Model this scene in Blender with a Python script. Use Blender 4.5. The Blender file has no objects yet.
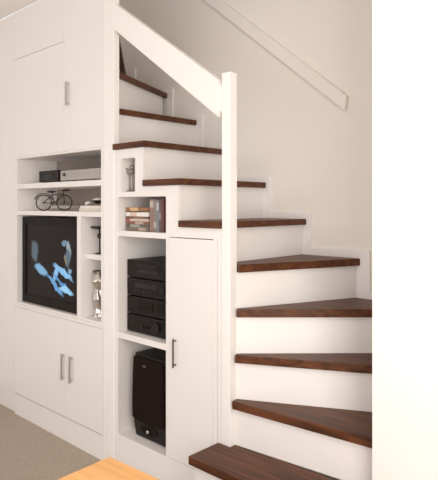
import bpy, bmesh, math, random
from mathutils import Vector, Matrix
random.seed(7)
SC = bpy.context.scene
COL = SC.collection
FZ = 0.03                      # carpet level

# ------------------------------------------------------------------ materials
def new_mat(name):
    m = bpy.data.materials.new(name); m.use_nodes = True
    nt = m.node_tree
    return m, nt, nt.nodes['Principled BSDF']

def plain(name, col, rough=0.5, metal=0.0, noise=0.0, nscale=6.0, bump=0.0, bscale=200.0, spec=0.5, coat=0.0):
    m, nt, b = new_mat(name)
    b.inputs['Base Color'].default_value = (*col, 1)
    b.inputs['Roughness'].default_value = rough
    b.inputs['Metallic'].default_value = metal
    b.inputs['Specular IOR Level'].default_value = spec
    b.inputs['Coat Weight'].default_value = coat
    tc = nt.nodes.new('ShaderNodeTexCoord')
    if noise > 0:
        n = nt.nodes.new('ShaderNodeTexNoise'); n.inputs['Scale'].default_value = nscale; n.inputs['Detail'].default_value = 4
        nt.links.new(tc.outputs['Object'], n.inputs['Vector'])
        r = nt.nodes.new('ShaderNodeMix'); r.data_type = 'RGBA'
        r.inputs['A'].default_value = (*[c*(1-noise) for c in col], 1)
        r.inputs['B'].default_value = (*[min(1, c*(1+noise)) for c in col], 1)
        nt.links.new(n.outputs['Fac'], r.inputs['Factor'])
        nt.links.new(r.outputs['Result'], b.inputs['Base Color'])
    if bump > 0:
        n2 = nt.nodes.new('ShaderNodeTexNoise'); n2.inputs['Scale'].default_value = bscale; n2.inputs['Detail'].default_value = 3
        nt.links.new(tc.outputs['Object'], n2.inputs['Vector'])
        bp = nt.nodes.new('ShaderNodeBump'); bp.inputs['Strength'].default_value = bump; bp.inputs['Distance'].default_value = 0.01
        nt.links.new(n2.outputs['Fac'], bp.inputs['Height']); nt.links.new(bp.outputs['Normal'], b.inputs['Normal'])
    return m

def wood(name, dark, light, scale=(2.5, 40, 40), rough=0.35, coat=0.0, rot=0.0, spec=0.4):
    m, nt, b = new_mat(name)
    tc = nt.nodes.new('ShaderNodeTexCoord'); mp = nt.nodes.new('ShaderNodeMapping')
    mp.inputs['Scale'].default_value = scale; mp.inputs['Rotation'].default_value = (0, 0, rot)
    n = nt.nodes.new('ShaderNodeTexNoise'); n.inputs['Scale'].default_value = 1.0; n.inputs['Detail'].default_value = 5; n.inputs['Distortion'].default_value = 0.6
    rp = nt.nodes.new('ShaderNodeValToRGB')
    rp.color_ramp.elements[0].position = 0.3; rp.color_ramp.elements[0].color = (*dark, 1)
    rp.color_ramp.elements[1].position = 0.72; rp.color_ramp.elements[1].color = (*light, 1)
    nt.links.new(tc.outputs['Object'], mp.inputs['Vector']); nt.links.new(mp.outputs['Vector'], n.inputs['Vector'])
    nt.links.new(n.outputs['Fac'], rp.inputs['Fac']); nt.links.new(rp.outputs['Color'], b.inputs['Base Color'])
    b.inputs['Roughness'].default_value = rough
    b.inputs['Specular IOR Level'].default_value = spec
    b.inputs['Coat Weight'].default_value = coat; b.inputs['Coat Roughness'].default_value = 0.25
    return m

M = {}
M['wall'] = plain('warm_wall_paint', (0.82, 0.775, 0.722), 0.85, noise=0.012, nscale=2.0, bump=0.02, bscale=90)
M['white'] = plain('satin_white_paint', (0.84, 0.808, 0.785), 0.45, noise=0.008, nscale=3.0)
M['bright'] = plain('gloss_white_paint', (0.88, 0.86, 0.83), 0.4, noise=0.006, nscale=3.0)
M['ceiling'] = plain('ceiling_paint', (0.85, 0.83, 0.80), 0.9, noise=0.01)
M['carpet'] = plain('beige_carpet', (0.47, 0.40, 0.33), 0.95, noise=0.38, nscale=110, bump=0.6, bscale=260, spec=0.1)
M['walnut'] = wood('dark_walnut', (0.046, 0.016, 0.007), (0.150, 0.052, 0.019), (3.0, 38, 38), 0.42, 0.0, spec=0.25)
M['table'] = wood('orange_beech', (0.72, 0.36, 0.12), (0.88, 0.50, 0.20), (2.0, 34, 34), 0.4, 0.1)
M['steel'] = plain('brushed_steel', (0.50, 0.48, 0.46), 0.32, 0.9)
M['darksteel'] = plain('dark_nickel', (0.16, 0.14, 0.13), 0.35, 0.8)
M['black'] = plain('black_plastic', (0.014, 0.010, 0.009), 0.45, noise=0.1, nscale=30, spec=0.25)
M['hifi'] = plain('brushed_black_metal', (0.015, 0.011, 0.010), 0.45, 0.0, noise=0.15, nscale=60, spec=0.14)
M['glossblack'] = plain('gloss_black', (0.010, 0.007, 0.006), 0.35, spec=0.1)
M['grille'] = plain('speaker_cloth', (0.014, 0.008, 0.006), 0.9, noise=0.3, nscale=300, bump=0.25, bscale=700, spec=0.1)
M['taupe'] = plain('taupe_back_panel', (0.33, 0.28, 0.245), 0.7, noise=0.03)  # taupe deepened to carry some of the shade inside the open recesses
M['silver'] = plain('silver_plastic', (0.42, 0.40, 0.38), 0.4, 0.3)
M['chrome'] = plain('polished_silver', (0.70, 0.67, 0.62), 0.16, 1.0)
M['cream'] = plain('cream_paper', (0.70, 0.64, 0.55), 0.7, noise=0.03)
M['grey'] = plain('grey_card', (0.40, 0.37, 0.34), 0.7, noise=0.05)
M['brown'] = plain('brown_card', (0.16, 0.10, 0.075), 0.6, noise=0.08)
M['stone'] = plain('pale_stone', (0.75, 0.70, 0.66), 0.5, noise=0.06, nscale=40)
M['rubber'] = plain('black_rubber', (0.02, 0.018, 0.017), 0.6)
M['iron'] = plain('dark_iron', (0.045, 0.032, 0.027), 0.45, 0.5)
M['display'] = plain('dark_display', (0.010, 0.009, 0.009), 0.2, spec=0.3)
M['pewter'] = plain('pale_pewter', (0.30, 0.26, 0.24), 0.35, 0.5, noise=0.1, nscale=60)

def case_mat(name, base, band, z0, z1, spot=None):
    """a printed paper sleeve: base colour with one band across the spine (object z range) and a spot"""
    m, nt, b = new_mat(name)
    tc = nt.nodes.new('ShaderNodeTexCoord'); sp = nt.nodes.new('ShaderNodeSeparateXYZ')
    nt.links.new(tc.outputs['Object'], sp.inputs[0])
    g = nt.nodes.new('ShaderNodeMath'); g.operation = 'GREATER_THAN'; g.inputs[1].default_value = z0
    l = nt.nodes.new('ShaderNodeMath'); l.operation = 'LESS_THAN'; l.inputs[1].default_value = z1
    mu = nt.nodes.new('ShaderNodeMath'); mu.operation = 'MULTIPLY'
    axis = sp.outputs['X'] if spot == 'x' else sp.outputs['Z']
    nt.links.new(axis, g.inputs[0]); nt.links.new(axis, l.inputs[0])
    nt.links.new(g.outputs[0], mu.inputs[0]); nt.links.new(l.outputs[0], mu.inputs[1])
    mx = nt.nodes.new('ShaderNodeMix'); mx.data_type = 'RGBA'
    mx.inputs['A'].default_value = (*base, 1); mx.inputs['B'].default_value = (*band, 1)
    nt.links.new(mu.outputs[0], mx.inputs['Factor']); nt.links.new(mx.outputs['Result'], b.inputs['Base Color'])
    b.inputs['Roughness'].default_value = 0.4
    return m

def screen_mat():
    """a lit television picture: dark scene, pale figure above a bright blue car-like shape"""
    m, nt, b = new_mat('lit_tv_picture')
    tc = nt.nodes.new('ShaderNodeTexCoord'); sp = nt.nodes.new('ShaderNodeSeparateXYZ')
    wn = nt.nodes.new('ShaderNodeTexNoise'); wn.inputs['Scale'].default_value = 16; wn.inputs['Detail'].default_value = 2
    nt.links.new(tc.outputs['Object'], wn.inputs['Vector'])
    va = nt.nodes.new('ShaderNodeVectorMath'); va.operation = 'MULTIPLY_ADD'
    va.inputs[1].default_value = (0.05, 0.0, 0.05)
    nt.links.new(wn.outputs['Color'], va.inputs[0]); nt.links.new(tc.outputs['Object'], va.inputs[2])
    sb = nt.nodes.new('ShaderNodeVectorMath'); sb.operation = 'SUBTRACT'; sb.inputs[1].default_value = (0.025, 0, 0.025)
    nt.links.new(va.outputs[0], sb.inputs[0]); nt.links.new(sb.outputs[0], sp.inputs[0])
    def math_(op, a, c):
        n = nt.nodes.new('ShaderNodeMath'); n.operation = op
        for i, v in enumerate((a, c)):
            if isinstance(v, (int, float)): n.inputs[i].default_value = v
            else: nt.links.new(v, n.inputs[i])
        return n.outputs[0]
    X, Z = sp.outputs['X'], sp.outputs['Z']
    cur = None
    #        x      z      rx     rz    angle  colour            (screen centre = 0,0)
    blobs = [(0.165, 0.125, 0.030, 0.022, 0.3, (0.16, 0.25, 0.34)),
             (0.215, 0.090, 0.022, 0.050, 0.2, (0.30, 0.36, 0.36)),
             (0.205, 0.035, 0.030, 0.060, -0.1, (0.10, 0.15, 0.19)),
             (0.180, 0.020, 0.010, 0.035, 0.6, (0.30, 0.24, 0.15)),
             (0.150, -0.055, 0.120, 0.022, -0.35, (0.25, 0.50, 0.78)),
             (0.060, -0.075, 0.020, 0.060, -0.5, (0.25, 0.50, 0.78)),
             (0.225, -0.040, 0.020, 0.020, 0.0, (0.20, 0.36, 0.46)),
             (0.120, -0.120, 0.110, 0.012, -0.45, (0.10, 0.28, 0.55)),
             (0.175, -0.165, 0.085, 0.020, -0.15, (0.32, 0.60, 0.85)),
             (0.060, -0.150, 0.110, 0.018, -0.55, (0.14, 0.35, 0.62)),
             (-0.120, -0.060, 0.090, 0.030, -0.3, (0.20, 0.40, 0.60)),
             (-0.200, 0.060, 0.050, 0.070, 0.2, (0.10, 0.13, 0.16))]
    for (x, z, rx, rz, a, c) in blobs:
        dx, dz = math_('SUBTRACT', X, x), math_('SUBTRACT', Z, z)
        ca, sa = math.cos(a), math.sin(a)
        u = math_('ADD', math_('MULTIPLY', dx, ca/rx), math_('MULTIPLY', dz, sa/rx))
        w = math_('ADD', math_('MULTIPLY', dx, -sa/rz), math_('MULTIPLY', dz, ca/rz))
        d = math_('ADD', math_('MULTIPLY', u, u), math_('MULTIPLY', w, w))
        mr = nt.nodes.new('ShaderNodeMapRange'); mr.inputs['From Min'].default_value = 1.25; mr.inputs['From Max'].default_value = 0.55
        nt.links.new(d, mr.inputs['Value'])
        mx = nt.nodes.new('ShaderNodeMix'); mx.data_type = 'RGBA'
        if cur is None: mx.inputs['A'].default_value = (0.010, 0.007, 0.007, 1)
        else: nt.links.new(cur, mx.inputs['A'])
        mx.inputs['B'].default_value = (*c, 1)
        nt.links.new(mr.outputs['Result'], mx.inputs['Factor']); cur = mx.outputs['Result']
    nt.links.new(cur, b.inputs['Emission Color']); b.inputs['Emission Strength'].default_value = 0.9
    b.inputs['Base Color'].default_value = (0.01, 0.008, 0.007, 1); b.inputs['Roughness'].default_value = 0.3; b.inputs['Specular IOR Level'].default_value = 0.06
    return m
M['screen'] = screen_mat()

# ------------------------------------------------------------------ mesh helpers
def box(bm, x0, x1, y0, y1, z0, z1, bev=0.0):
    vs = [bm.verts.new(p) for p in ((x0,y0,z0),(x1,y0,z0),(x1,y1,z0),(x0,y1,z0),(x0,y0,z1),(x1,y0,z1),(x1,y1,z1),(x0,y1,z1))]
    fs = [bm.faces.new([vs[i] for i in q]) for q in ((0,3,2,1),(4,5,6,7),(0,1,5,4),(1,2,6,5),(2,3,7,6),(3,0,4,7))]
    if bev > 0:
        es = list({e for f in fs for e in f.edges})
        bmesh.ops.bevel(bm, geom=es, offset=bev, segments=2, affect='EDGES', profile=0.6)
    return vs

def prism(bm, pts, axis, a0, a1, bev=0.0):
    """extrude a polygon (2-D points) along an axis: 'z' -> (x,y), 'y' -> (x,z), 'x' -> (y,z)"""
    def P(p, a):
        return {'z': (p[0], p[1], a), 'y': (p[0], a, p[1]), 'x': (a, p[0], p[1])}[axis]
    lo = [bm.verts.new(P(p, a0)) for p in pts]; hi = [bm.verts.new(P(p, a1)) for p in pts]
    fs = [bm.faces.new(lo), bm.faces.new(hi)]
    n = len(pts)
    for i in range(n): fs.append(bm.faces.new((lo[i], lo[(i+1) % n], hi[(i+1) % n], hi[i])))
    bmesh.ops.recalc_face_normals(bm, faces=fs)
    if bev > 0:
        es = list({e for f in fs for e in f.edges})
        bmesh.ops.bevel(bm, geom=es, offset=bev, segments=2, affect='EDGES', profile=0.6)

def tube(bm, p0, p1, r, seg=10, r2=None):
    p0, p1 = Vector(p0), Vector(p1); d = p1 - p0
    rot = d.to_track_quat('Z', 'Y').to_matrix().to_4x4()
    bmesh.ops.create_cone(bm, cap_ends=True, segments=seg, radius1=r, radius2=r if r2 is None else r2, depth=d.length,
                          matrix=Matrix.Translation((p0+p1)/2) @ rot)

def lathe(bm, prof, seg=24, lobes=0, amp=0.0, twist=0.0, c=(0,0)):
    rings = []
    for (r, z) in prof:
        ring = []
        for i in range(seg):
            a = 2*math.pi*i/seg
            rr = r*(1 + (amp*math.cos(lobes*a + twist*z) if lobes else 0))
            ring.append(bm.verts.new((c[0]+rr*math.cos(a), c[1]+rr*math.sin(a), z)))
        rings.append(ring)
    fs = [bm.faces.new(rings[0]), bm.faces.new(rings[-1])]
    for k in range(len(rings)-1):
        for i in range(seg):
            j = (i+1) % seg
            fs.append(bm.faces.new((rings[k][i], rings[k][j], rings[k+1][j], rings[k+1][i])))
    bmesh.ops.recalc_face_normals(bm, faces=fs)

def torus(bm, c, R, r, axis='y', seg=32, rs=8):
    vs = []
    for i in range(seg):
        a = 2*math.pi*i/seg; row = []
        for j in range(rs):
            t = 2*math.pi*j/rs; q = R + r*math.cos(t)
            p = (q*math.cos(a), r*math.sin(t), q*math.sin(a)) if axis == 'y' else (q*math.cos(a), q*math.sin(a), r*math.sin(t))
            row.append(bm.verts.new((c[0]+p[0], c[1]+p[1], c[2]+p[2])))
        vs.append(row)
    fs = []
    for i in range(seg):
        for j in range(rs):
            fs.append(bm.faces.new((vs[i][j], vs[(i+1) % seg][j], vs[(i+1) % seg][(j+1) % rs], vs[i][(j+1) % rs])))
    bmesh.ops.recalc_face_normals(bm, faces=fs)

def ball(bm, c, r, sx=1, sy=1, sz=1):
    bmesh.ops.create_uvsphere(bm, u_segments=20, v_segments=12, radius=r,
                              matrix=Matrix.Translation(c) @ Matrix.Diagonal((sx, sy, sz, 1)))

def obj(name, bm, mat, parent=None, smooth=False):
    me = bpy.data.meshes.new(name); bm.to_mesh(me); bm.free()
    me.materials.append(M[mat] if isinstance(mat, str) else mat)
    if smooth:
        for p in me.polygons: p.use_smooth = True
    o = bpy.data.objects.new(name, me); COL.objects.link(o)
    if parent is not None: o.parent = parent
    return o

def boxes(name, mat, parent, *bs, bev=0.0):
    bm = bmesh.new()
    for b in bs: box(bm, *b, bev=bev)
    return obj(name, bm, mat, parent)

def tag(o, label, cat, group=None):
    o['label'] = label; o['category'] = cat; o['kind'] = 'thing'
    if group: o['group'] = group
    return o

def thing(name, label, cat, loc=(0,0,0), group=None, rz=0.0):
    o = bpy.data.objects.new(name, None); COL.objects.link(o); o.location = loc; o.rotation_euler = (0,0,rz)
    o.empty_display_size = 0.05
    return tag(o, label, cat, group)

def struct(name, mat, *bs):
    o = boxes(name, mat, None, *bs); o['kind'] = 'structure'; return o

# ------------------------------------------------------------------ setting
BW = 0.68                     # back wall of the stair alcove
struct('floor', 'carpet', (-2.6, 3.0, -4.2, BW, -0.05, FZ))
struct('wall_back', 'wall', (-1.80, 0.80, BW, BW+0.1, -0.05, 3.5))
struct('wall_left', 'wall', (-1.82, -1.72, 0.40, BW, -0.05, 3.5))
struct('wall_right', 'bright', (0.684, 3.0, 0.0, BW, -0.05, 2.78))
struct('wall_side', 'white', (-2.7, -2.6, -4.2, 0.5, -0.05, 2.78))
struct('wall_opposite', 'wall', (3.0, 3.1, -4.2, BW, -0.05, 2.78))
struct('ceiling', 'ceiling', (-2.7, 3.1, -4.2, 0.0, 2.78, 2.86))
struct('ceiling_stairwell', 'ceiling', (-2.7, 0.80, -0.06, BW+0.1, 3.4, 3.5))
struct('wall_header', 'wall', (-2.7, 0.80, -0.05, 0.0, 2.86, 3.4))

# ------------------------------------------------------------------ staircase
st = thing('staircase', 'white winder staircase with dark walnut treads turning round a slim square newel', 'staircase', (0,0,FZ))
OFF = FZ
def pz(bm):                   # children are modelled in world coordinates; the thing's base is at carpet level
    bmesh.ops.translate(bm, verts=bm.verts, vec=(0,0,-OFF)); return bm
TH = 0.031
DZ = {6: -0.004, 7: -0.014, 8: -0.012, 9: -0.010, 11: 0.010, 12: 0.010}     # small differences in rise
def top(k): return 0.2*k + DZ.get(k, 0.0)
WY = BW - 0.013
RX = 0.682
PV = (-0.888, 0.040)           # pivot of the upper winders
def on(p, ang, d):            # from pivot p, direction ang degrees from +Y towards -X
    a = math.radians(ang); return (p[0]-math.sin(a)*d, p[1]+math.cos(a)*d)
t11 = on(PV, 24, (WY-PV[1])/math.cos(math.radians(24)))
t12 = on(PV, 50, (WY-PV[1])/math.cos(math.radians(50)))
treads = {
 1: [(-0.063,-0.44),(RX,-0.44),(RX,-0.15),(-0.063,-0.15)],
 2: [(-0.063,-0.19),(RX,-0.19),(RX,-0.003),(0.70-0.018,0.08),(0.007,0.03),(0.007,-0.004),(-0.063,-0.004)],
 3: [(0.012,0.004),(RX,0.066),(RX,0.42),(0.006,0.045)],
 4: [(0.016,0.018),(RX,0.364),(RX,0.665),(0.35,0.42),(0.008,0.05)],
 5: [(0.018,0.026),(RX,0.652),(RX,WY),(0.235,WY),(0.010,0.06)],
 6: [(0.020,0.040),(0.268,WY),(-0.075,WY),(-0.075,0.052),(0.0,0.052)],
 7: [(-0.05,-0.015),(-0.05,WY),(-0.345,WY),(-0.345,0.0195),(-0.329,0.0195),(-0.329,-0.001),(-0.318,-0.001),(-0.318,-0.015)],
 8: [(-0.305,-0.015),(-0.324,WY),(-0.612,WY),(-0.612,0.0195),(-0.599,0.0195),(-0.599,-0.001),(-0.588,-0.001),(-0.588,-0.015)],
 9: [(-0.575,-0.015),(-0.590,WY),(-0.905,WY),(-0.905,0.036),(-0.843,0.036),(-0.843,-0.015)],
 10: [(PV[0],PV[1]),(-0.885,WY),(t11[0]-0.02,WY),(PV[0]-0.018,PV[1])],
 11: [PV, t11, (t12[0]-0.02,WY), (PV[0]-0.03,PV[1]+0.01)],
 12: [(PV[0]+0.02, PV[1]+0.008), (t12[0]+0.02, t12[1]), (-1.715,WY), (-1.715,0.41), (PV[0]-0.04,PV[1]+0.012)],
}
for k, poly in treads.items():
    z = top(k)
    bm = bmesh.new(); prism(bm, poly, 'z', z-(TH if k > 6 else 0.036), z, bev=0.004); obj('tread', pz(bm), 'walnut', st)

def riser(p, q, k, back=0.024, t=0.016, z0=None):
    """upright board under the nosing of tread k; p,q = nosing line, climbing side is to the left of p->q"""
    p, q = Vector(p), Vector(q); d = (q-p).normalized(); n = Vector((-d.y, d.x))
    a, b = p+n*back, q+n*back; c, e = q+n*(back+t), p+n*(back+t)
    bm = bmesh.new(); zb = top(k-1) if z0 is None else z0
    prism(bm, [tuple(a), tuple(b), tuple(c), tuple(e)], 'z', zb, top(k)-(TH if k > 6 else 0.036), 0); obj('riser', pz(bm), 'white', st)
riser((-0.045,-0.44), (RX,-0.44), 1, z0=FZ)
riser((-0.045,-0.19), (RX,-0.19), 2)
riser((0.004,0.004), (RX,0.066), 3)
riser((0.010,0.0132), (RX,0.364), 4)
riser((0.016,0.0205), (RX-0.02,0.640), 5)
riser((0.026,0.034), (0.264,WY-0.014), 6)
riser((-0.05,0.05), (-0.05,WY), 7)
riser((-0.3055,0.0205), (-0.324,WY), 8)
riser((-0.5755,0.0205), (-0.590,WY), 9)
riser((-0.885,0.036), (-0.885,WY), 10)
riser(PV, (t11[0]+0.008,t11[1]-0.018), 11)
riser((PV[0]-0.04,PV[1]+0.05), (t12[0]+0.036,t12[1]-0.03), 12)
# closed side of the two bottom steps
bm = bmesh.new(); box(bm, -0.045, -0.029, -0.40, -0.17, FZ, 0.164); box(bm, -0.045, -0.029, -0.148, -0.002, FZ, 0.364)
obj('step_side', pz(bm), 'white', st)
# newel post, corner post, sloping closed banister
bm = bmesh.new(); box(bm, -0.046, 0.003, -0.001, 0.048, FZ, 2.047, bev=0.004); obj('newel_post', pz(bm), 'bright', st)
bm = bmesh.new(); box(bm, -0.900, -0.845, -0.004, 0.034, FZ, 2.776, bev=0.003); box(bm, -0.936, -0.904, -0.004, 0.034, FZ, 2.776, bev=0.003)
box(bm, -0.92, -0.88, 0.004, 0.030, FZ, 2.775)
obj('corner_post', pz(bm), 'bright', st)
bm = bmesh.new(); prism(bm, [(-0.844,2.560),(-0.068,2.022),(-0.068,1.856),(-0.844,2.416)], 'y', -0.004, 0.030, bev=0.002)
box(bm, -0.070, -0.044, 0.012, 0.026, 1.88, 2.0)
obj('banister_board', pz(bm), 'bright', st)
# stepped string board on the wall
path = [(RX,1.032),(0.318,1.032),(0.318,1.235),(-0.022,1.235),(-0.022,1.420),(-0.300,1.420),(-0.300,1.622),(-0.562,1.622),(-0.562,1.822),
        (-0.835,1.822),(-0.835,2.035),(-1.115,2.035),(-1.115,2.235),(-1.515,2.235),(-1.515,2.435),(-1.718,2.435)]
bm = bmesh.new()
xs = sorted({p[0] for p in path})
for i in range(0, len(path)-1, 2):
    (x1, z), (x0, _) = path[i], path[i+1]
    box(bm, x0, x1, WY+0.0005, BW-0.001, z-0.42, z)
obj('wall_string', pz(bm), 'white', st)

# flat handrail fixed to the wall
hr = thing('handrail', 'flat cream wooden handrail board sloping up the stair wall', 'handrail', (0,0,0))
bm = bmesh.new(); prism(bm, [(0.198,2.007),(0.187,1.933),(-1.55,3.34),(-1.55,3.42)], 'y', BW-0.026, BW-0.002, bev=0.003)
obj('rail', bm, 'wall', hr)
for x in (0.0, -0.75, -1.4):
    z = 2.12 - x*0.802 - 0.0
    bm = bmesh.new(); tube(bm, (x, BW-0.004, 1.97+(0.19-x)*0.80), (x, BW, 1.97+(0.19-x)*0.80), 0.012); obj('bracket', bm, 'wall', hr)

# ------------------------------------------------------------------ cupboard built in under the stairs
uc = thing('under_stair_cupboard', 'white cupboard built in under the stairs with open niches and one tall door', 'cupboard', (0,0,0))
F0, F1 = 0.0, 0.018
ND = 0.36
boxes('face_frame', 'white', uc,
  (-0.8445, -0.047, F0, F1, FZ, 0.225),                    # plinth
  (-0.8445, -0.812, F0, F1, 0.225, 1.758),                 # left stile
  (-0.421, -0.402, F0, F1, 0.225, 1.556),             # stile between niches and door
  (-0.812, -0.421, F0, F1, 1.293, 1.322),                 # rail between hi-fi and film niche
  (-0.812, -0.421, F0, F1, 1.503, 1.530),                 # rail above film niche
  (-0.812, -0.785, F0, F1, 1.530, 1.758), (-0.665, -0.600, F0, F1, 1.530, 1.758), (-0.785, -0.665, F0, F1, 1.708, 1.758),
  (-0.600, -0.421, F0, F1, 1.530, 1.556),
  (-0.402, -0.330, F0, F1, 1.305, 1.556), (-0.330, -0.047, F0, F1, 1.305, 1.354),
  (-0.100, -0.076, F0, F1, 0.225, 1.305), (-0.072, -0.047, F0, F1, 0.225, 1.305), (-0.08, -0.068, F0+0.008, F1, 0.225, 1.305))
boxes('carcass', 'white', uc,
  (-0.830, -0.812, F1, ND, 0.207, 1.521),                 # left side
  (-0.379, -0.364, F1, ND, 0.207, 1.521),                 # partition
  (-0.812, -0.379, ND, ND+0.012, 0.207, 1.521),           # back
  (-0.812, -0.379, F1, ND, 0.207, 0.225), (-0.812, -0.379, F1, ND, 1.503, 1.521),
  (-0.800, -0.785, F1, 0.075, 1.530, 1.715), (-0.665, -0.650, F1, 0.075, 1.530, 1.715),
  (-0.785, -0.665, F1, 0.075, 1.522, 1.530), (-0.785, -0.665, F1, 0.075, 1.708, 1.716))
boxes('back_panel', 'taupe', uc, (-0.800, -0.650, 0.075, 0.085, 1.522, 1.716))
boxes('shelf', 'white', uc, (-0.812, -0.421, 0.0, F1, 0.745, 0.776), (-0.812, -0.379, F1, ND, 0.745, 0.776))
boxes('shelf', 'white', uc, (-0.812, -0.379, F1, ND, 1.293, 1.320))
d = boxes('door', 'white', uc, (-0.400, -0.102, -0.003, 0.016, 0.228, 1.301), bev=0.0015)
def handle(parent, x, y, z0, z1, mat='steel', w=0.011):
    bm = bmesh.new(); box(bm, x-w/2, x+w/2, y-0.022, y-0.014, z0, z1, bev=0.002)
    for z in (z0+0.012, z1-0.012): tube(bm, (x, y-0.016, z), (x, y, z), 0.004)
    return obj('handle', bm, mat, parent)
handle(d, -0.346, -0.003, 0.678, 0.818, 'darksteel', 0.007)

# ------------------------------------------------------------------ wall of media furniture, left
LX = -1.95                     # left end of the television bay
MD = 0.30
wc = thing('wall_cupboard', 'tall white wall cupboard with flush doors above the open television shelves', 'cupboard', (0,0,0))
boxes('carcass', 'white', wc, (LX-0.04, -0.938, 0.020, 0.036, 1.786, 2.775))
for (x0, x1, z0, z1, hx) in ((-1.354, -0.940, 1.785, 2.775, -1.300), (LX-0.04, -1.3565, 1.785, 2.452, None), (LX-0.04, -1.3565, 2.455, 2.775, None)):
    dd = boxes('door', 'white', wc, (x0, x1, 0.0, 0.019, z0, z1), bev=0.0015)
    if hx: handle(dd, hx, 0.0, 2.055, 2.198, 'steel', 0.016)

ms = thing('media_shelf', 'white open shelf unit holding the television between wall cupboard and base cupboard', 'shelf unit', (0,0,0))
boxes('frame', 'white', ms,
  (-0.969, -0.938, 0.0, MD, 0.792, 1.784), (LX-0.04, LX, 0.0, MD, 0.792, 1.784),
  (LX, -0.969, 0.0, MD, 1.772, 1.784), (LX, -0.969, 0.0, MD, 0.792, 0.804))
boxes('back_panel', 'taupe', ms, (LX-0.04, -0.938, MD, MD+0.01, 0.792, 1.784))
boxes('divider', 'white', ms, (-1.212, -1.172, 0.0, MD, 0.804, 1.393))
boxes('shelf', 'white', ms, (LX, -0.969, 0.0, MD, 1.569, 1.602), bev=0.001)
boxes('shelf', 'white', ms, (LX, -0.969, 0.0, MD, 1.393, 1.421), bev=0.001)
boxes('shelf', 'white', ms, (-1.172, -0.969, 0.040, MD, 1.143, 1.172), bev=0.001)

bc = thing('base_cupboard', 'low white base cupboard with bar handled doors standing on the carpet below the television', 'cupboard', (0,0,FZ))
boxes('carcass', 'white', bc, (LX-0.04, -0.938, 0.020, MD, 0.14, 0.74))
boxes('plinth', 'white', bc, (LX-0.04, -0.938, 0.004, MD, 0.0, 0.14))
boxes('worktop', 'white', bc, (LX-0.04, -0.938, -0.003, MD, 0.74, 0.761), bev=0.001)
for (x0, x1, hx) in ((-1.330, -0.958, -1.264), (LX-0.04, -1.3335, -1.354)):
    dd = boxes('door', 'white', bc, (x0, x1, 0.0, 0.019, 0.147, 0.737), bev=0.0015)
    handle(dd, hx, 0.0, 0.372, 0.530, 'steel', 0.013)
boxes('stile', 'white', bc, (-0.955, -0.938, 0.0, 0.019, 0.14, 0.74))

tc_ = thing('tall_cupboard', 'full height white cupboard at the far left end of the media furniture', 'cupboard', (0,0,FZ))
boxes('carcass', 'white', tc_, (-2.598, -1.992, 0.020, MD, 0.0, 2.745))
boxes('door', 'white', tc_, (-2.596, -1.994, 0.0, 0.019, 0.147, 2.742), bev=0.0015)

# ------------------------------------------------------------------ television
TX0, TX1, TZ0, TZ1 = -1.935, -1.222, 0.806, 1.380
tx, tz = (TX0+TX1)/2, (TZ0+TZ1)/2
tv = thing('television', 'black television showing a bright blue picture in the open shelf bay', 'television', (tx, 0.05, TZ0))
hw, hh = (TX1-TX0)/2, (TZ1-TZ0)
bm = bmesh.new()
for b in ((-hw, hw, -0.02, 0.03, 0.0, 0.055), (-hw, hw, -0.02, 0.03, hh-0.045, hh), (-hw, -hw+0.045, -0.02, 0.03, 0.055, hh-0.045), (hw-0.045, hw, -0.02, 0.03, 0.055, hh-0.045)):
    box(bm, *b, bev=0.002)
obj('bezel', bm, 'glossblack', tv)
bm = bmesh.new(); box(bm, -hw+0.01, hw-0.01, 0.03, 0.14, 0.01, hh-0.01, bev=0.01); box(bm, -0.2, 0.2, 0.14, 0.20, 0.05, hh-0.08, bev=0.02); obj('rear_housing', bm, 'black', tv)
bm = bmesh.new(); box(bm, -hw+0.045, hw-0.045, -0.012, -0.004, -(hh-0.1)/2, (hh-0.1)/2)
s = obj('screen', bm, 'screen', tv); s.location = (0, 0, 0.055+(hh-0.1)/2)

# ------------------------------------------------------------------ things on the media shelves
bx_ = thing('media_player', 'flat silver-grey media player with a round knob on the top shelf', 'media player', (-1.212, 0.03, 1.6024))
boxes('housing', 'silver', bx_, (-0.235, 0.205, 0.0, 0.22, 0.008, 0.070), bev=0.003)
boxes('display', 'grey', bx_, (-0.10, 0.08, -0.002, 0.0, 0.036, 0.054))
boxes('tray', 'silver', bx_, (0.10, 0.19, -0.002, 0.0, 0.038, 0.052))
bm = bmesh.new(); tube(bm, (-0.185, -0.012, 0.045), (-0.185, 0, 0.045), 0.010, 20); obj('knob', bm, 'darksteel', bx_)
for x in (-0.2, 0.17):
    for y in (0.03, 0.19): 
        bm = bmesh.new(); tube(bm, (x, y, 0), (x, y, 0.009), 0.012, 14); obj('foot', bm, 'black', bx_)
bb = thing('set_top_box', 'small matt black box beside the silver media player on the top shelf', 'box', (-1.59, 0.03, 1.6024))
boxes('housing', 'black', bb, (-0.12, 0.118, 0.0, 0.20, 0.006, 0.078), bev=0.003)
boxes('display', 'display', bb, (-0.06, 0.06, -0.001, 0.0, 0.03, 0.05))
for x in (-0.1, 0.1):
    for y in (0.03, 0.17):
        bm = bmesh.new(); tube(bm, (x, y, 0), (x, y, 0.007), 0.010, 12); obj('foot', bm, 'rubber', bb)

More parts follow.
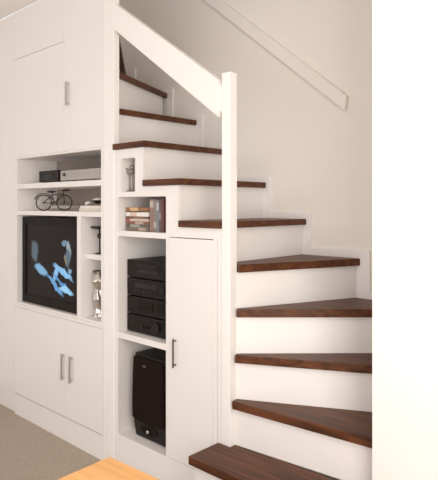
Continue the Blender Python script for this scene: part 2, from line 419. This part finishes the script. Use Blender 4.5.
# ornamental bicycle
bk = thing('bicycle_ornament', 'small dark metal bicycle ornament standing on the shelf above the television', 'ornament', (-1.600, 0.150, 1.4214), rz=math.radians(43))
R_ = 0.054
def wheel(x, r):
    bm = bmesh.new(); torus(bm, (x, 0, r), r-0.004, 0.004); w = obj('wheel', bm, 'iron', bk, True)
    bm = bmesh.new()
    for i in range(10):
        a = math.pi*2*i/10; tube(bm, (x, 0, r), (x+(r-0.006)*math.cos(a), 0, r+(r-0.006)*math.sin(a)), 0.0007, 5)
    ball(bm, (x, 0, r), 0.005); obj('spokes', bm, 'iron', w)
wheel(0.0, R_); wheel(-0.135, R_)
bm = bmesh.new()
for (a, b_) in (((0.002,0,R_),(-0.006,0,0.125)), ((-0.004,0,0.112),(-0.078,0,0.105)), ((-0.003,0,0.095),(-0.068,0,0.050)), ((-0.068,0,0.050),(-0.082,0,0.122)),
                ((-0.068,0,0.050),(-0.135,0,R_)), ((-0.079,0,0.105),(-0.135,0,R_))):
    tube(bm, a, b_, 0.0028, 8)
obj('frame', bm, 'iron', bk)
bm = bmesh.new(); torus(bm, (-0.068, 0.004, 0.050), 0.012, 0.003, seg=18); obj('chain_ring', bm, 'iron', bk, True)
bm = bmesh.new()
tube(bm, (-0.006,-0.028,0.133), (-0.006,0.028,0.133), 0.003, 8); tube(bm, (-0.006,0,0.122), (-0.006,0,0.135), 0.003, 8)
tube(bm, (-0.006,-0.028,0.133), (0.030,-0.032,0.139), 0.004, 8); tube(bm, (-0.006,0.028,0.133), (0.030,0.032,0.139), 0.004, 8)
obj('handlebar', bm, 'iron', bk)
bm = bmesh.new(); ball(bm, (-0.084, 0, 0.126), 0.022, 1.4, 0.7, 0.35); obj('saddle', bm, 'iron', bk, True)
bm = bmesh.new(); pts = []
for i in range(11):
    a = math.radians(20+i*14); pts.append((-0.135+0.060*math.cos(a), R_+0.060*math.sin(a)))
for i in range(10, -1, -1):
    a = math.radians(20+i*14); pts.append((-0.135+0.064*math.cos(a), R_+0.064*math.sin(a)))
prism(bm, pts, 'y', -0.009, 0.009); obj('mudguard', bm, 'iron', bk)

def book(name, label, x0, x1, y0, y1, z0, z1, cover, pages='cream', group=None, cat='book'):
    o = thing(name, label, cat, ((x0+x1)/2, y0, z0), group)
    hx = (x1-x0)/2; t = min(0.0025, (z1-z0)*0.2); D = y1-y0; H = z1-z0
    boxes('cover', cover, o, (-hx, hx, 0, 0.004, 0, H), (-hx, hx, 0.004, D, 0, t), (-hx, hx, 0.004, D, H-t, H))
    boxes('pages', pages, o, (-hx+0.004, hx-0.004, 0.004, D-0.004, t, H-t))
    return o
book('magazine', 'pale grey magazine lying flat behind the bicycle ornament', -1.90, -1.59, 0.205, 0.292, 1.4214, 1.438, 'grey')
book('magazine', 'cream magazine on top of the pale grey one behind the bicycle ornament', -1.89, -1.60, 0.207, 0.290, 1.438, 1.456, 'stone')
book('book', 'cream hardback lying flat on the shelf beneath the dark book', -1.262, -0.985, 0.045, 0.24, 1.4214, 1.440, 'cream')
book('book', 'pale stone-coloured book lying on the cream hardback', -1.255, -0.985, 0.050, 0.235, 1.440, 1.456, 'stone')
book('book', 'thin dark brown book lying topmost on the pale books', -1.190, -0.985, 0.055, 0.22, 1.456, 1.467, 'brown', 'brown')
bm = bmesh.new(); ball(bm, (0,0,0.013), 0.018, 1.25, 1.0, 0.75); o = obj('pebble', bm, 'stone', None, True); o.location = (-1.226, 0.085, 1.456)
tag(o, 'smooth pale pebble on the pale books beside the thin dark book', 'pebble')
# little dish with a white top on the dark book
ds = thing('trinket_dish', 'tiny dark dish with a white lid on the thin dark book', 'dish', (-1.140, 0.10, 1.4674))
bm = bmesh.new(); lathe(bm, [(0.014,0),(0.018,0.003),(0.036,0.018),(0.038,0.021)], 24); obj('bowl', bm, 'iron', ds, True)
bm = bmesh.new(); lathe(bm, [(0.036,0.0212),(0.034,0.027),(0.016,0.034),(0.006,0.036)], 24); obj('lid', bm, 'stone', ds, True)

# black stemmed dish on the small upper shelf
bd = thing('pedestal_dish', 'black flat dish on a thin stem on the narrow shelf beside the television', 'dish', (-1.105, 0.085, 1.1724))
bm = bmesh.new(); lathe(bm, [(0.028,0),(0.028,0.004),(0.006,0.010)], 24); obj('base', bm, 'iron', bd, True)
bm = bmesh.new(); lathe(bm, [(0.0035,0.006),(0.0035,0.09),(0.013,0.098),(0.017,0.106),(0.013,0.114),(0.0045,0.122),(0.004,0.146)], 20); obj('stem', bm, 'iron', bd, True)
bm = bmesh.new(); lathe(bm, [(0.012,0.145),(0.046,0.150),(0.054,0.158),(0.054,0.163),(0.048,0.163),(0.02,0.157)], 28); obj('plate', bm, 'iron', bd, True)

# twisted silver vase
sv = thing('silver_vase', 'tall twisted silver vase standing at the bottom of the narrow bay', 'vase', (-1.095, 0.075, 0.8044))
prof = [(0.034,0.0),(0.036,0.01),(0.024,0.03),(0.020,0.05),(0.026,0.08),(0.033,0.11),(0.026,0.14),(0.020,0.16),(0.030,0.19),(0.040,0.215),(0.030,0.235),(0.022,0.245),(0.032,0.262),(0.036,0.268)]
fine = []
for i in range(len(prof)-1):
    for q in range(4):
        f = q/4; fine.append((prof[i][0]*(1-f)+prof[i+1][0]*f, prof[i][1]*(1-f)+prof[i+1][1]*f))
fine.append(prof[-1])
bm = bmesh.new(); lathe(bm, fine, 40, 5, 0.17, 38.0); obj('body', bm, 'chrome', sv, True)
bm = bmesh.new(); torus(bm, (0,0,0.268), 0.034, 0.005, 'z'); obj('rim', bm, 'darksteel', sv, True)

# ------------------------------------------------------------------ ornament in the little square niche
co = thing('pewter_ornament', 'small pewter bird ornament on a thin stem in the little square niche', 'ornament', (-0.757, 0.038, 1.5304))
bm = bmesh.new(); lathe(bm, [(0.020,0),(0.020,0.004),(0.008,0.010),(0.004,0.016)], 20); obj('base', bm, 'pewter', co, True)
bm = bmesh.new(); tube(bm, (0,0,0.012), (0,0,0.10), 0.0035, 10); obj('stem', bm, 'pewter', co, True)
bm = bmesh.new(); ball(bm, (0.002,0,0.108), 0.018, 1.35, 0.85, 0.9); ball(bm, (0.022,0,0.131), 0.013); tube(bm, (0.03,0,0.128), (0.046,0,0.125), 0.004, 8, 0.0006)
tube(bm, (-0.012,0,0.110), (-0.024,-0.006,0.128), 0.009, 8, 0.003); obj('bird', bm, 'pewter', co, True)

# ------------------------------------------------------------------ films in their niche
films_flat = [  # thickness, base, band, range, label
 (0.020, (0.20,0.15,0.12), (0.42,0.33,0.25), 0.012, 0.07, 'grey-brown film case lying at the bottom of the flat stack'),
 (0.015, (0.10,0.11,0.10), (0.30,0.33,0.28), -0.06, 0.02, 'dark green-grey film case second from the bottom of the flat stack'),
 (0.015, (0.22,0.09,0.06), (0.45,0.33,0.26), -0.02, 0.05, 'red-brown film case third from the bottom of the flat stack'),
 (0.016, (0.55,0.43,0.37), (0.30,0.10,0.07), -0.095, -0.06, 'pinkish cream film case just below the brown one in the flat stack'),
 (0.011, (0.14,0.07,0.05), (0.25,0.13,0.09), -0.03, 0.06, 'thin dark brown film case under the thick white one'),
 (0.023, (0.80,0.76,0.71), (0.70,0.52,0.46), -0.06, 0.0, 'thick white boxed film lying near the top of the flat stack'),
 (0.005, (0.06,0.05,0.045), (0.10,0.08,0.07), -0.02, 0.0, 'very thin black case between the white and the orange ones'),
 (0.020, (0.30,0.14,0.06), (0.62,0.40,0.20), -0.06, 0.01, 'orange-brown film case topmost of the flat stack'),
]
z = 1.3225
for i, (t, base, band, b0, b1, lab) in enumerate(films_flat):
    dx = random.uniform(-0.004, 0.004)
    o = thing('film_case', lab, 'film case', (-0.692+dx, 0.035+random.uniform(0,0.004), z), 'film cases lying flat in the niche')
    m = case_mat('sleeve_flat', base, band, b0, b1, 'x')
    H = t-0.001
    boxes('sleeve', m, o, (-0.095, 0.095, 0, 0.133, 0, H), bev=0.0008)
    boxes('tray', 'black', o, (-0.093, 0.093, 0.133, 0.136, H*0.15, H*0.85))
    z += t
films_up = [
 (0.030, 0.170, (0.27,0.165,0.14), (0.50,0.42,0.37), 0.125, 0.158, 'wide dusty pink film box standing at the left of the upright row'),
 (0.022, 0.166, (0.23,0.19,0.175), (0.42,0.37,0.34), 0.02, 0.05, 'grey-pink film case second from the left in the upright row'),
 (0.020, 0.164, (0.19,0.22,0.25), (0.45,0.45,0.46), 0.110, 0.150, 'blue-grey film case in the middle of the upright row'),
 (0.016, 0.168, (0.11,0.09,0.09), (0.25,0.22,0.22), 0.06, 0.10, 'charcoal film case next to the maroon one in the upright row'),
 (0.024, 0.167, (0.15,0.05,0.042), (0.12,0.05,0.05), 0.02, 0.06, 'maroon film case next to the right stile in the upright row'),
]
x = -0.588
for (t, h, base, band, b0, b1, lab) in films_up:
    o = thing('film_case', lab, 'film case', (x+t/2, 0.035, 1.3225), 'film cases standing upright in the niche')
    m = case_mat('sleeve_upright', base, band, b0, b1)
    w = t/2-0.0006
    boxes('sleeve', m, o, (-w, w, 0, 0.133, 0, h), bev=0.0008)
    boxes('tray', 'black', o, (-w*0.8, w*0.8, 0.133, 0.136, 0.003, h-0.003))
    x += t

# ------------------------------------------------------------------ hi-fi stack
names = [('amplifier', 'black hi-fi amplifier at the bottom of the four-part stack', 0), ('cassette_deck', 'black cassette deck second from the bottom of the hi-fi stack', 1),
         ('radio_tuner', 'black radio tuner second from the top of the hi-fi stack', 2), ('disc_player', 'black disc player topmost of the four-part hi-fi stack', 3)]
UH = 0.0975
for (nm, lab, i) in names:
    o = thing(nm, lab, 'hi-fi unit', (-0.597, 0.050, 0.7764+i*UH), 'hi-fi units in the stack')
    boxes('housing', 'hifi', o, (-0.200, 0.210, 0.012, 0.26, 0.009, 0.0965), bev=0.002)
    # front panel with rounded ends
    bm = bmesh.new()
    pts = [(-0.208,0.016),(-0.206,0.006),(-0.196,0.0),(0.206,0.0),(0.214,0.006),(0.214,0.016)]
    prism(bm, pts, 'z', 0.005, 0.0955, bev=0.0012); obj('front_panel', bm, 'hifi', o)
    for fx in (-0.17, 0.18):
        for fy in (0.04, 0.23):
            bm = bmesh.new(); tube(bm, (fx, fy, 0.0), (fx, fy, 0.010), 0.013, 16)
            obj('foot', bm, 'steel' if (i == 0 and fy < 0.1) else 'rubber', o, False)
    if i == 3:
        boxes('disc_tray', 'black', o, (-0.11, 0.06, -0.003, 0.0, 0.060, 0.078), bev=0.001)
        boxes('display', 'display', o, (-0.11, 0.06, -0.002, 0.0, 0.030, 0.050))
        for q in range(4): boxes('button', 'black', o, (0.085+q*0.022, 0.101+q*0.022, -0.003, 0.0, 0.034, 0.042))
    elif i == 2:
        boxes('display', 'display', o, (-0.13, 0.05, -0.002, 0.0, 0.048, 0.076))
        bm = bmesh.new(); tube(bm, (0.10, -0.012, 0.055), (0.10, 0, 0.055), 0.020, 24); obj('tuning_knob', bm, 'black', o)
        for q in range(6): boxes('button', 'black', o, (-0.13+q*0.03, -0.108+q*0.03, -0.003, 0.0, 0.024, 0.034))
    elif i == 1:
        boxes('cassette_door', 'glossblack', o, (-0.10, 0.02, -0.004, 0.0, 0.030, 0.082), bev=0.001)
        boxes('cassette_door', 'glossblack', o, (0.05, 0.17, -0.004, 0.0, 0.030, 0.082), bev=0.001)
        for q in range(4): boxes('button', 'black', o, (-0.17+q*0.016, -0.158+q*0.016, -0.003, 0.0, 0.030, 0.040))
    else:
        bm = bmesh.new(); tube(bm, (0.05, -0.014, 0.055), (0.05, 0, 0.055), 0.027, 28); obj('volume_knob', bm, 'black', o)
        for q in range(3):
            bm = bmesh.new(); tube(bm, (-0.06+q*0.035, -0.009, 0.040), (-0.06+q*0.035, 0, 0.040), 0.009, 18); obj('tone_knob', bm, 'black', o)
        boxes('power_switch', 'black', o, (-0.17, -0.14, -0.003, 0.0, 0.034, 0.046))

# ------------------------------------------------------------------ loudspeaker
sp = thing('loudspeaker', 'tall black loudspeaker with cloth grille on the floor of the bottom niche', 'speaker', (-0.612, 0.045, 0.2254))
H = 0.440
def sp_sec(z):                 # width bulges slightly, narrows to the foot
    f = z/H
    return 0.130 + 0.012*math.sin(math.pi*min(1, f*0.8+0.2)) - (0.012*(1-f/0.2) if f < 0.2 else 0)
bm = bmesh.new(); rings = []
for i in range(15):
    zz = 0.006+(H-0.006)*i/14; w = sp_sec(zz); fr = 0.012 + 0.006*math.cos(math.pi*(i/14-0.5))*-1
    rings.append([bm.verts.new(p) for p in ((-w, fr+0.012, zz), (-w*0.92, fr, zz), (w*0.92, fr, zz), (w, fr+0.012, zz), (w*0.97, 0.24, zz), (-w*0.97, 0.24, zz))])
bm.faces.new(rings[0]); bm.faces.new(rings[-1])
for k in range(14):
    for i in range(6): bm.faces.new((rings[k][i], rings[k][(i+1) % 6], rings[k+1][(i+1) % 6], rings[k+1][i]))
bmesh.ops.recalc_face_normals(bm, faces=bm.faces[:]); obj('cabinet', bm, 'black', sp)
bm = bmesh.new()
gp = []
for i in range(13):
    zz = 0.105+(H-0.013-0.105)*i/12; gp.append((sp_sec(zz)*0.90, zz))
bottom = [( -gp[0][0]*math.cos(math.pi*j/10), 0.105-0.016*math.sin(math.pi*j/10)) for j in range(1, 10)]
pts = [(-w, z_) for (w, z_) in reversed(gp)] + bottom + gp
prism(bm, pts, 'y', -0.004, 0.012); obj('grille', bm, 'grille', sp)
bm = bmesh.new(); lathe(bm, [(0.014,-0.002),(0.014,0.0)], 24)
bmesh.ops.transform(bm, matrix=Matrix.Translation((-0.028,-0.0045,0.388)) @ Matrix.Rotation(math.pi/2, 4, 'X') @ Matrix.Diagonal((1,0.5,1,1)), verts=bm.verts)
obj('badge', bm, 'darksteel', sp)
bm = bmesh.new(); lathe(bm, [(0.046,0.0),(0.046,0.004),(0.040,0.006),(0.030,0.003)], 32)
bmesh.ops.transform(bm, matrix=Matrix.Translation((-0.005,0.010,0.052)) @ Matrix.Rotation(math.pi/2, 4, 'X') @ Matrix.Diagonal((1.5,0.62,1,1)), verts=bm.verts)
obj('port', bm, 'glossblack', sp)
bm = bmesh.new(); ball(bm, (0.0, -0.002, 0.052), 0.009); obj('knob', bm, 'chrome', sp, True)
for fx in (-0.075, 0.075):
    for fy in (0.04, 0.165):
        bm = bmesh.new(); tube(bm, (fx, fy, 0.0), (fx, fy, 0.008), 0.012, 14); obj('foot', bm, 'rubber', sp)

# ------------------------------------------------------------------ table in front
tb = thing('table', 'light orange wooden table whose corner shows in front of the cupboards', 'table', (0.285, -0.838, FZ), rz=math.radians(3))
TT = 0.72-FZ
bm = bmesh.new()
for q in range(6):
    y1 = -q*0.115; box(bm, 0.0, 1.0, y1-0.1142, y1, TT-0.028, TT, bev=0.0012)
obj('tabletop', bm, 'table', tb)
boxes('apron', 'table', tb, (0.05, 0.95, -0.07, -0.05, TT-0.10, TT-0.028), (0.05, 0.95, -0.64, -0.62, TT-0.10, TT-0.028),
      (0.05, 0.07, -0.62, -0.07, TT-0.10, TT-0.028), (0.93, 0.95, -0.62, -0.07, TT-0.10, TT-0.028))
for lx in (0.035, 0.915):
    for ly in (-0.085, -0.655):
        boxes('leg', 'table', tb, (lx, lx+0.05, ly, ly+0.05, 0.0, TT-0.028), bev=0.002)

# ------------------------------------------------------------------ light
def area(name, loc, target, size, size_y, power, col):
    l = bpy.data.lights.new(name, 'AREA'); l.shape = 'RECTANGLE'; l.size = size; l.size_y = size_y; l.energy = power; l.color = col
    o = bpy.data.objects.new(name, l); COL.objects.link(o); o.location = loc
    o.rotation_euler = (Vector(target)-Vector(loc)).to_track_quat('-Z', 'Y').to_euler(); return o
area('rear_fill_light', (0.6, -4.1, 1.45), (0.3, 0.0, 1.2), 3.6, 2.2, 28, (1.0, 0.975, 0.95))  # added area light behind the camera; no window is modelled there
area('side_key_light', (2.95, -1.5, 1.5), (-0.3, 0.1, 1.2), 2.4, 2.0, 90, (1.0, 0.97, 0.94))  # added key light from the right; the wall there has no opening
area('overhead_fill_light', (1.5, -1.6, 2.72), (0.7, -0.3, 0.6), 0.9, 0.9, 9, (1.0, 0.94, 0.86))  # unseen overhead fill, added without any lamp fitting
w = bpy.data.worlds.new('daylight'); SC.world = w; w.use_nodes = True
w.node_tree.nodes['Background'].inputs['Color'].default_value = (0.95, 0.96, 1.0, 1)
w.node_tree.nodes['Background'].inputs['Strength'].default_value = 0.8

# ------------------------------------------------------------------ camera
f_px = 554.0
cam = bpy.data.cameras.new('camera'); co_ = bpy.data.objects.new('camera', cam); COL.objects.link(co_)
cam.sensor_fit = 'VERTICAL'; cam.sensor_height = 24.0; cam.lens = f_px/480*24.0
cam.shift_x = 0.0; cam.shift_y = -35/480
cam.clip_start = 0.02
Rv, Fv, Uv = Vector((.7284,.6852,0)), Vector((-.6852,.7284,0)), Vector((0,0,1))
m3 = Matrix((Rv, Uv, -Fv)).transposed()
co_.matrix_world = Matrix.Translation((1.635,-1.805,1.46)) @ m3.to_4x4()
SC.camera = co_

SC.view_settings.view_transform = 'Standard'; SC.view_settings.look = 'None'
SC.view_settings.gamma = 1.0; SC.view_settings.use_curve_mapping = False
SC.view_settings.exposure = 0.24
SC.cycles.use_denoising = True
SC.cycles.max_bounces = 10; SC.cycles.diffuse_bounces = 8
